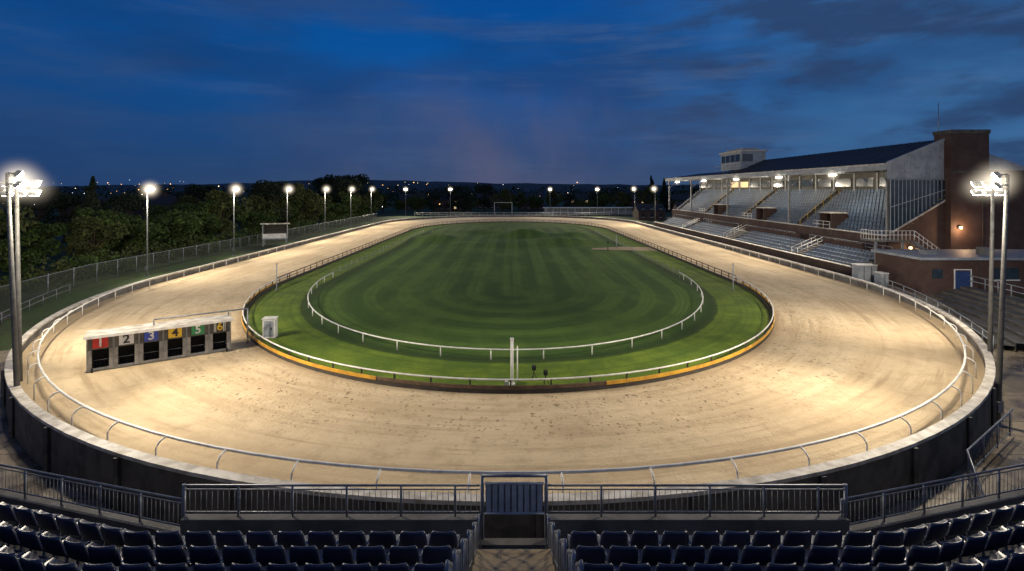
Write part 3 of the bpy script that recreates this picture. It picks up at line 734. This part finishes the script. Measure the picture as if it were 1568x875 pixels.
# ------------------------------------------------------------ trees
def leafcloud(mb, c, rad, n, size, mat, rr):
    for _ in range(n):
        while True:
            d=Vector((rr.uniform(-1,1),rr.uniform(-1,1),rr.uniform(-1,1)))
            if .05<d.length<=1: break
        d=d.normalized()*(d.length**.45)
        p=Vector(c)+Vector((d.x*rad[0],d.y*rad[1],d.z*rad[2]))
        a=Vector((rr.gauss(0,1),rr.gauss(0,1),rr.gauss(0,1))).normalized(); b=a.cross(Vector((rr.gauss(0,1),rr.gauss(0,1),rr.gauss(0,1)))).normalized()
        s=size*rr.uniform(.5,1.3)
        mb.poly([p-a*s,p+b*s*.6,p+a*s,p-b*s*.6],mat)
def tree_mesh(h, wid, seed, mat, n=2600, conifer=False, size=.3):
    rr=random.Random(seed); mb=MB()
    mb.tube([(0,0,-.3),(rr.uniform(-.2,.2),0,h*.3),(rr.uniform(-.4,.4),rr.uniform(-.3,.3),h*.75)],h*.03,'bark',7,r1=h*.008)
    if conifer:
        for k in range(14):
            t=k/13; zz=h*(.15+.82*t); w=wid*(1-t)*.5+.15
            leafcloud(mb,(rr.uniform(-.2,.2),rr.uniform(-.2,.2),zz),(w,w,h*.05),n//14,size*.8,mat,rr)
    else:
        nb=15
        for k in range(nb):
            a=rr.uniform(0,6.28); t=rr.random(); zz=h*(.25+.64*t); q=wid*.5*math.sin(math.pi*(.18+.72*(1-t)))*rr.uniform(.35,.95)
            c=(math.cos(a)*q,math.sin(a)*q,zz)
            mb.tube([(0,0,zz*.55),(c[0]*.5,c[1]*.5,zz*.8),c],h*.012,'bark',5,r1=.02)
            r=wid*rr.uniform(.13,.24); leafcloud(mb,c,(r,r,r*.8),n//nb,size,mat,rr)
    return mb
meshes=[]
for i,(h,w,mt,con) in enumerate(((8,7,'leafA',False),(9.5,7.5,'leafB',False),(7,8,'leafA',False),(11,4,'leafD',True),(10,9,'leafD',False))):
    t=tree_mesh(h,w,20+i,mt,3600,con,.26).obj('tmp_tree'); meshes.append(t.data); bpy.data.objects.remove(t)
def place(k,x,y,s,rot,name='deciduous_tree'):
    o=bpy.data.objects.new(name,meshes[k]); scene.collection.objects.link(o); o.location=(x,y,gz(x,y)-.1); o.scale=(s,s,s*R.uniform(.9,1.1)); o.rotation_euler=(0,0,rot)
for i in range(40):
    y=38+i*4.0+R.uniform(-2,2); x=-51-R.uniform(0,8)
    place(R.choice([0,0,1,2,1]),x,y,R.uniform(.72,1.22),R.uniform(0,6))
for i in range(28):
    y=58+i*6.5+R.uniform(-3,3); x=-63-R.uniform(0,25)
    place(R.choice([0,1,2,4]),x,y,R.uniform(.75,1.2),R.uniform(0,6))
place(3,-62,77,1.15,0,'conifer_tree'); place(3,38*1.8+3,245,1.5,0,'conifer_tree'); place(3,70,262,1.6,1,'conifer_tree')
for x,y,s in ((-62,135,1.35),(-56,122,1.2),(-66,196,1.75),(-60,200,1.6),(-72,204,1.5),(-54,170,1.3)): place(4,x,y,s,R.uniform(0,6))
for i in range(26): 
    x=-60+i*6+R.uniform(-3,3); place(R.choice([1,4,2]),x,R.uniform(215,245),R.uniform(.75,1.25),R.uniform(0,6))
rr=random.Random(5); mb=MB()
for i in range(360):
    y=rr.uniform(300,750); x=rr.uniform(-1.1,1.1)*y; s=rr.uniform(3,7)*(1+(y-300)/900)
    leafcloud(mb,(x,y,s*.8),(s*1.5,s,s*.9),60,1.3,'leafD',rr)
mb.obj('distant_trees')
mb=MB()
for i in range(120):
    y=rr.uniform(34,175); x=-47.3-rr.random()*3; s=rr.uniform(.9,2.1)
    leafcloud(mb,(x,y,gz(x,y)+s*.6),(s,s,s*.9),230,.2,rr.choice(['leafA','leafB','leafA']),rr)
mb.obj('hedgerow_foliage')

# ------------------------------------------------------------ near stand (foreground)
fs=bpy.data.objects.new('near_grandstand',None); scene.collection.objects.link(fs)
mb=MB(); a15=math.radians(15); RJ=8.16
def side(s,t): return (s*(RJ+t*math.cos(a15)), 13+t*math.sin(a15))
for x0,x1 in ((-8.16,-.82),(.88,8.3)): mb.box(x0,x1,12.85,13.1,-1.6,1.86,'conc')
mb.box(-.82,.88,12.85,13.1,-1.6,1.25,'cdark')
for s in (-1,1):
    p=side(s,-.0); q=side(s,20)
    P=[Vector((p[0],p[1]-.15,-1.6)),Vector((q[0],q[1]-.15,-1.6)),Vector((q[0],q[1]+.1,-1.6)),Vector((p[0],p[1]+.1,-1.6))]
    mb.hexa(P+[v+Vector((0,0,3.1)) for v in P],'conc')
mb.poly([(-40,-4,1.2),(40,-4,1.2),(40,12.85,1.2),(-40,12.85,1.2)],'cdark')
mb.obj('parapet',parent=fs)
mb=MB()
for k in range(9):
    y=9.95-.8*k; zt=2.92+.28*k
    for x0,x1 in ((-7.0,-.95),(1.0,7.15)): mb.box(x0,x1,y-.85,y+.0,zt-1.6,zt,'conc')
    for s in (-1,1):
        A=Vector((s*7.0,y,0)); d=Vector((s*math.cos(a15),math.sin(a15),0))
        q=[A,A+d*14,A+d*14+Vector((0,-.85,0)),A+Vector((0,-.85,0))]
        lo=[v+Vector((0,0,zt-1.6)) for v in q]; hi=[v+Vector((0,0,zt-.003)) for v in q]
        mb.hexa(lo+hi,'conc')
mb.obj('seating_tiers',parent=fs)
def shell_seat():
    V=[];F=[]
    nx=6; prof=[(.42,.44,.5),(.2,.42,.5),(.05,.44,.5),(-.02,.52,.5),(-.06,.66,.5),(-.10,.80,.47),(-.115,.86,.40)]
    for (y,zz,w) in prof:
        for i in range(nx+1):
            u=-1+2*i/nx; V.append((u*w*.5, y+.06*u*u*(1 if zz>.5 else 0), zz+ (.03*u*u if zz<.5 else -.015*u*u)))
    m=len(V)
    for (y,zz,w) in prof:
        for i in range(nx+1):
            u=-1+2*i/nx
            dy,dz=(0,-.035) if zz<.5 else (-.035,-.008)
            V.append((u*w*.5, y+.06*u*u*(1 if zz>.5 else 0)+dy, zz+(.03*u*u if zz<.5 else -.015*u*u)+dz))
    c=nx+1
    for j in range(len(prof)-1):
        for i in range(nx):
            a=j*c+i; F.append((a,a+1,a+c+1,a+c)); F.append((m+a+c,m+a+c+1,m+a+1,m+a))
    for j in range(len(prof)-1):
        a=j*c; F.append((a,a+c,m+a+c,m+a)); a=j*c+nx; F.append((a+c,a,m+a,m+a+c))
    a=(len(prof)-1)*c
    for i in range(nx): F.append((a+i,a+i+1,m+a+i+1,m+a+i)); F.append((i+1,i,m+i,m+i+1))
    return V,F
SV,SF=shell_seat()
mb=MB()
def add_seat(x,y,zf,rot):
    mw=Matrix.Translation((x,y,zf))@Matrix.Rotation(rot+R.uniform(-.015,.015),4,'Z')
    mb.stamp(SV,SF,'seat',mw)
    for dx in (-.16,.16):
        p=mw@Vector((dx,.12,.42)); q=mw@Vector((dx,.05,0)); mb.beam(q,p,.03,.03,'rail')
for k in range(9):
    y=9.6-.8*k; zf=2.92+.28*k
    if zf>5.2: break
    for s in (-1,1):
        n=int((7.0-1.15)/.56)
        for i in range(n+1): add_seat(s*(1.28+i*.56)+.03,y,zf,0)
        for i in range(24):
            t=.45+i*.56; add_seat(s*(7.0+t*math.cos(a15))+.03,y+t*math.sin(a15),zf,s*a15)
me_o=mb.obj('seat_rows',parent=fs)
for p in me_o.data.polygons: p.use_smooth=True
mb=MB()
for k in range(9):
    y=9.6-.8*k; zf=2.92+.28*k
    if zf>5.2: break
    for s in (-1,1): mb.tube([(s*1.05,y+.1,zf+.4),(s*7.0,y+.1,zf+.4)],.025,'rail',5)
for k in range(14):
    y=11.6-.3*k; zt=2.02+.125*k
    mb.box(-.78,.84,y-.34,y-.02,zt-.06,zt,'plank'); mb.box(-.78,.84,y-.34,y-.325,zt+.001,zt+.06,'dark')
mb.obj('wooden_stair',parent=fs)
mb=MB()
def picket(P,h,sp=.14,ps=1.35,toe=.1):
    mb.tube([(p[0],p[1],p[2]+h) for p in P],.028,'rail',8); mb.tube([(p[0],p[1],p[2]+toe) for p in P],.02,'rail',6); mb.tube([(p[0],p[1],p[2]+h-.1) for p in P],.016,'rail',6)
    for p in resample(P,sp): mb.tube([(p[0],p[1],p[2]+toe),(p[0],p[1],p[2]+h-.1)],.009,'rail',4)
    for p in resample(P,ps): mb.tube([(p[0],p[1],p[2]-.05),(p[0],p[1],p[2]+h)],.03,'rail',8)
picket([(-8.16,13,1.87),(-.8,13,1.87)],.76); picket([(.87,13,1.87),(8.3,13,1.87)],.76)
for s in (-1,1):
    p=side(s,.05); q=side(s,18); picket([(p[0],p[1],1.51),(q[0],q[1],1.51)],.76)
for x in (-8.16,8.3): mb.tube([(x,13,1.4),(x,13,2.66)],.045,'rail',8)
mb.obj('front_railing',parent=fs)
mb=MB()
for x in (-.74,.85): mb.tube([(x,13,1.3),(x,13,2.88)],.045,'rail',8)
mb.tube([(-.74,13,2.87),(.85,13,2.87)],.04,'rail',8); mb.tube([(-.68,12.93,2.72),(.79,12.93,2.72)],.03,'slat',8); mb.tube([(-.68,12.93,1.98),(.79,12.93,1.98)],.03,'slat',8)
for k in range(9): 
    x=-.58+k*.158; mb.box(x-.058,x+.058,12.95,12.99,1.98,2.72,'slat')
mb.box(-.66,.77,13.0,13.02,2.0,2.7,'rail')
mb.obj('gate',parent=fs)
mb=MB()
for s in (-1,1):
    ox=.03
    pts=[(12.5,2.25),(11.5,2.68),(10.5,3.15),(9.5,3.65),(8.5,4.15),(7.5,4.65),(6.8,5.0)]
    for i in range(len(pts)-1):
        (ya,za),(yb,zb)=pts[i],pts[i+1]
        x=s*(.80+.02*i)+ox
        yb2=yb+.12
        P=[(x,ya,za-.85),(x,ya,za-.1),(x,ya-.05,za),(x,ya-.14,za+.05),(x,yb2+.12,zb-.02),(x,yb2+.03,zb-.06),(x,yb2,zb-.16),(x,yb2,zb-.9)]
        mb.tube(P,.028,'rail',8)
        for t in (.25,.5,.75):
            yy=ya+(yb2-ya)*t; zz=za+(zb-za)*t; mb.tube([(x,yy,zz-.85),(x,yy,zz)],.016,'rail',6)
        mb.tube([(x,ya,za-.6),(x,yb2,zb-.65)],.018,'rail',6)
mb.obj('stair_handrails',parent=fs)

# ------------------------------------------------------------ sky
wd=bpy.data.worlds.new('World'); scene.world=wd; wd.use_nodes=True; nt=wd.node_tree
bg=nt.nodes['Background']
g=N(nt,'ShaderNodeTexCoord').outputs['Generated']
sx=N(nt,'ShaderNodeSeparateXYZ'); nt.links.new(g,sx.inputs[0]); X,Yc,Z=sx.outputs
cr=N(nt,'ShaderNodeValToRGB'); nt.links.new(Z,cr.inputs[0]); el=cr.color_ramp.elements
el[0].position=0; el[0].color=(.034,.068,.145,1); el[1].position=1; el[1].color=(.003,.014,.08,1)
for p,c in ((.05,(.022,.066,.175)),(.13,(.009,.074,.25)),(.24,(.003,.084,.32)),(.34,(.003,.070,.29)),(.5,(.003,.035,.17))):
    e=el.new(p); e.color=(*c,1)
c=mixc(nt,mrange(nt,X,.05,.7,0,.7),cr.outputs[0],(.055,.165,.35))
c=mixc(nt,mrange(nt,X,-.15,-.75,0,.4),c,(.004,.038,.15))
rot=N(nt,'ShaderNodeMapping'); nt.links.new(g,rot.inputs[0]); rot.inputs['Rotation'].default_value=(0,math.radians(9),0); rot.inputs['Scale'].default_value=(1.2,1.2,6.0)
cl=noise(nt,rot.outputs[0],1.5,8,.56)
rot2=N(nt,'ShaderNodeMapping'); nt.links.new(g,rot2.inputs[0]); rot2.inputs['Rotation'].default_value=(0,math.radians(-6),0); rot2.inputs['Scale'].default_value=(2.0,2.0,6.5); rot2.inputs['Location'].default_value=(3.1,1.7,2.4)
cl2=noise(nt,rot2.outputs[0],2.0,8,.57)
cl3=noise(nt,mapping(nt,g,(1.1,1.1,3.4),(7,2,5)),2.0,7,.55)
c=mixc(nt,mrange(nt,cl,.46,.70,0,.6),c,(.030,.068,.17))
c=mixc(nt,mrange(nt,cl3,.45,.66,0,.5),c,(.008,.038,.135))
c=mixc(nt,math_n(nt,'MULTIPLY',mrange(nt,cl2,.45,.61,0,.85),mrange(nt,X,.06,.4)),c,(.024,.052,.13))
wisp=noise(nt,mapping(nt,g,(2.2,2.2,18),(1,4,0)),1.4,8,.6)
c=mixc(nt,math_n(nt,'MULTIPLY',mrange(nt,wisp,.52,.76,0,.5),mrange(nt,X,-.5,.5,.4,1)),c,(.075,.13,.26))
# hazy mist drifting over the far bend, thinning upwards
az=math_n(nt,'MULTIPLY',mrange(nt,X,-.50,-.08),mrange(nt,X,.06,.48,1,0))
mz=mrange(nt,Z,.03,.27,1,0)
mn=mrange(nt,noise(nt,mapping(nt,g,(4.2,4.2,2.6),(2,0,1)),1.3,7,.55),.33,.66,.25,1)
c=mixc(nt,math_n(nt,'MULTIPLY',math_n(nt,'MULTIPLY',az,mz),math_n(nt,'MULTIPLY',mn,.95)),c,(.085,.095,.18))
gl=math_n(nt,'MULTIPLY',mrange(nt,Yc,.05,-.7),mrange(nt,Z,-.05,.75,1,.1))  # brighter sky behind the camera, added to light the foreground
c=mixc(nt,gl,c,(.36,.41,.55))
nt.links.new(c,bg.inputs[0]); bg.inputs[1].default_value=1.0

# ------------------------------------------------------------ camera
cd=bpy.data.cameras.new('camera'); cam=bpy.data.objects.new('camera',cd); scene.collection.objects.link(cam)
cam.location=(0,0,10); cam.rotation_euler=(math.radians(90),0,0)
cd.sensor_width=36; cd.lens=36*800/1568; cd.shift_y=-147.5/1568; cd.clip_end=12000; cd.clip_start=.1
scene.camera=cam
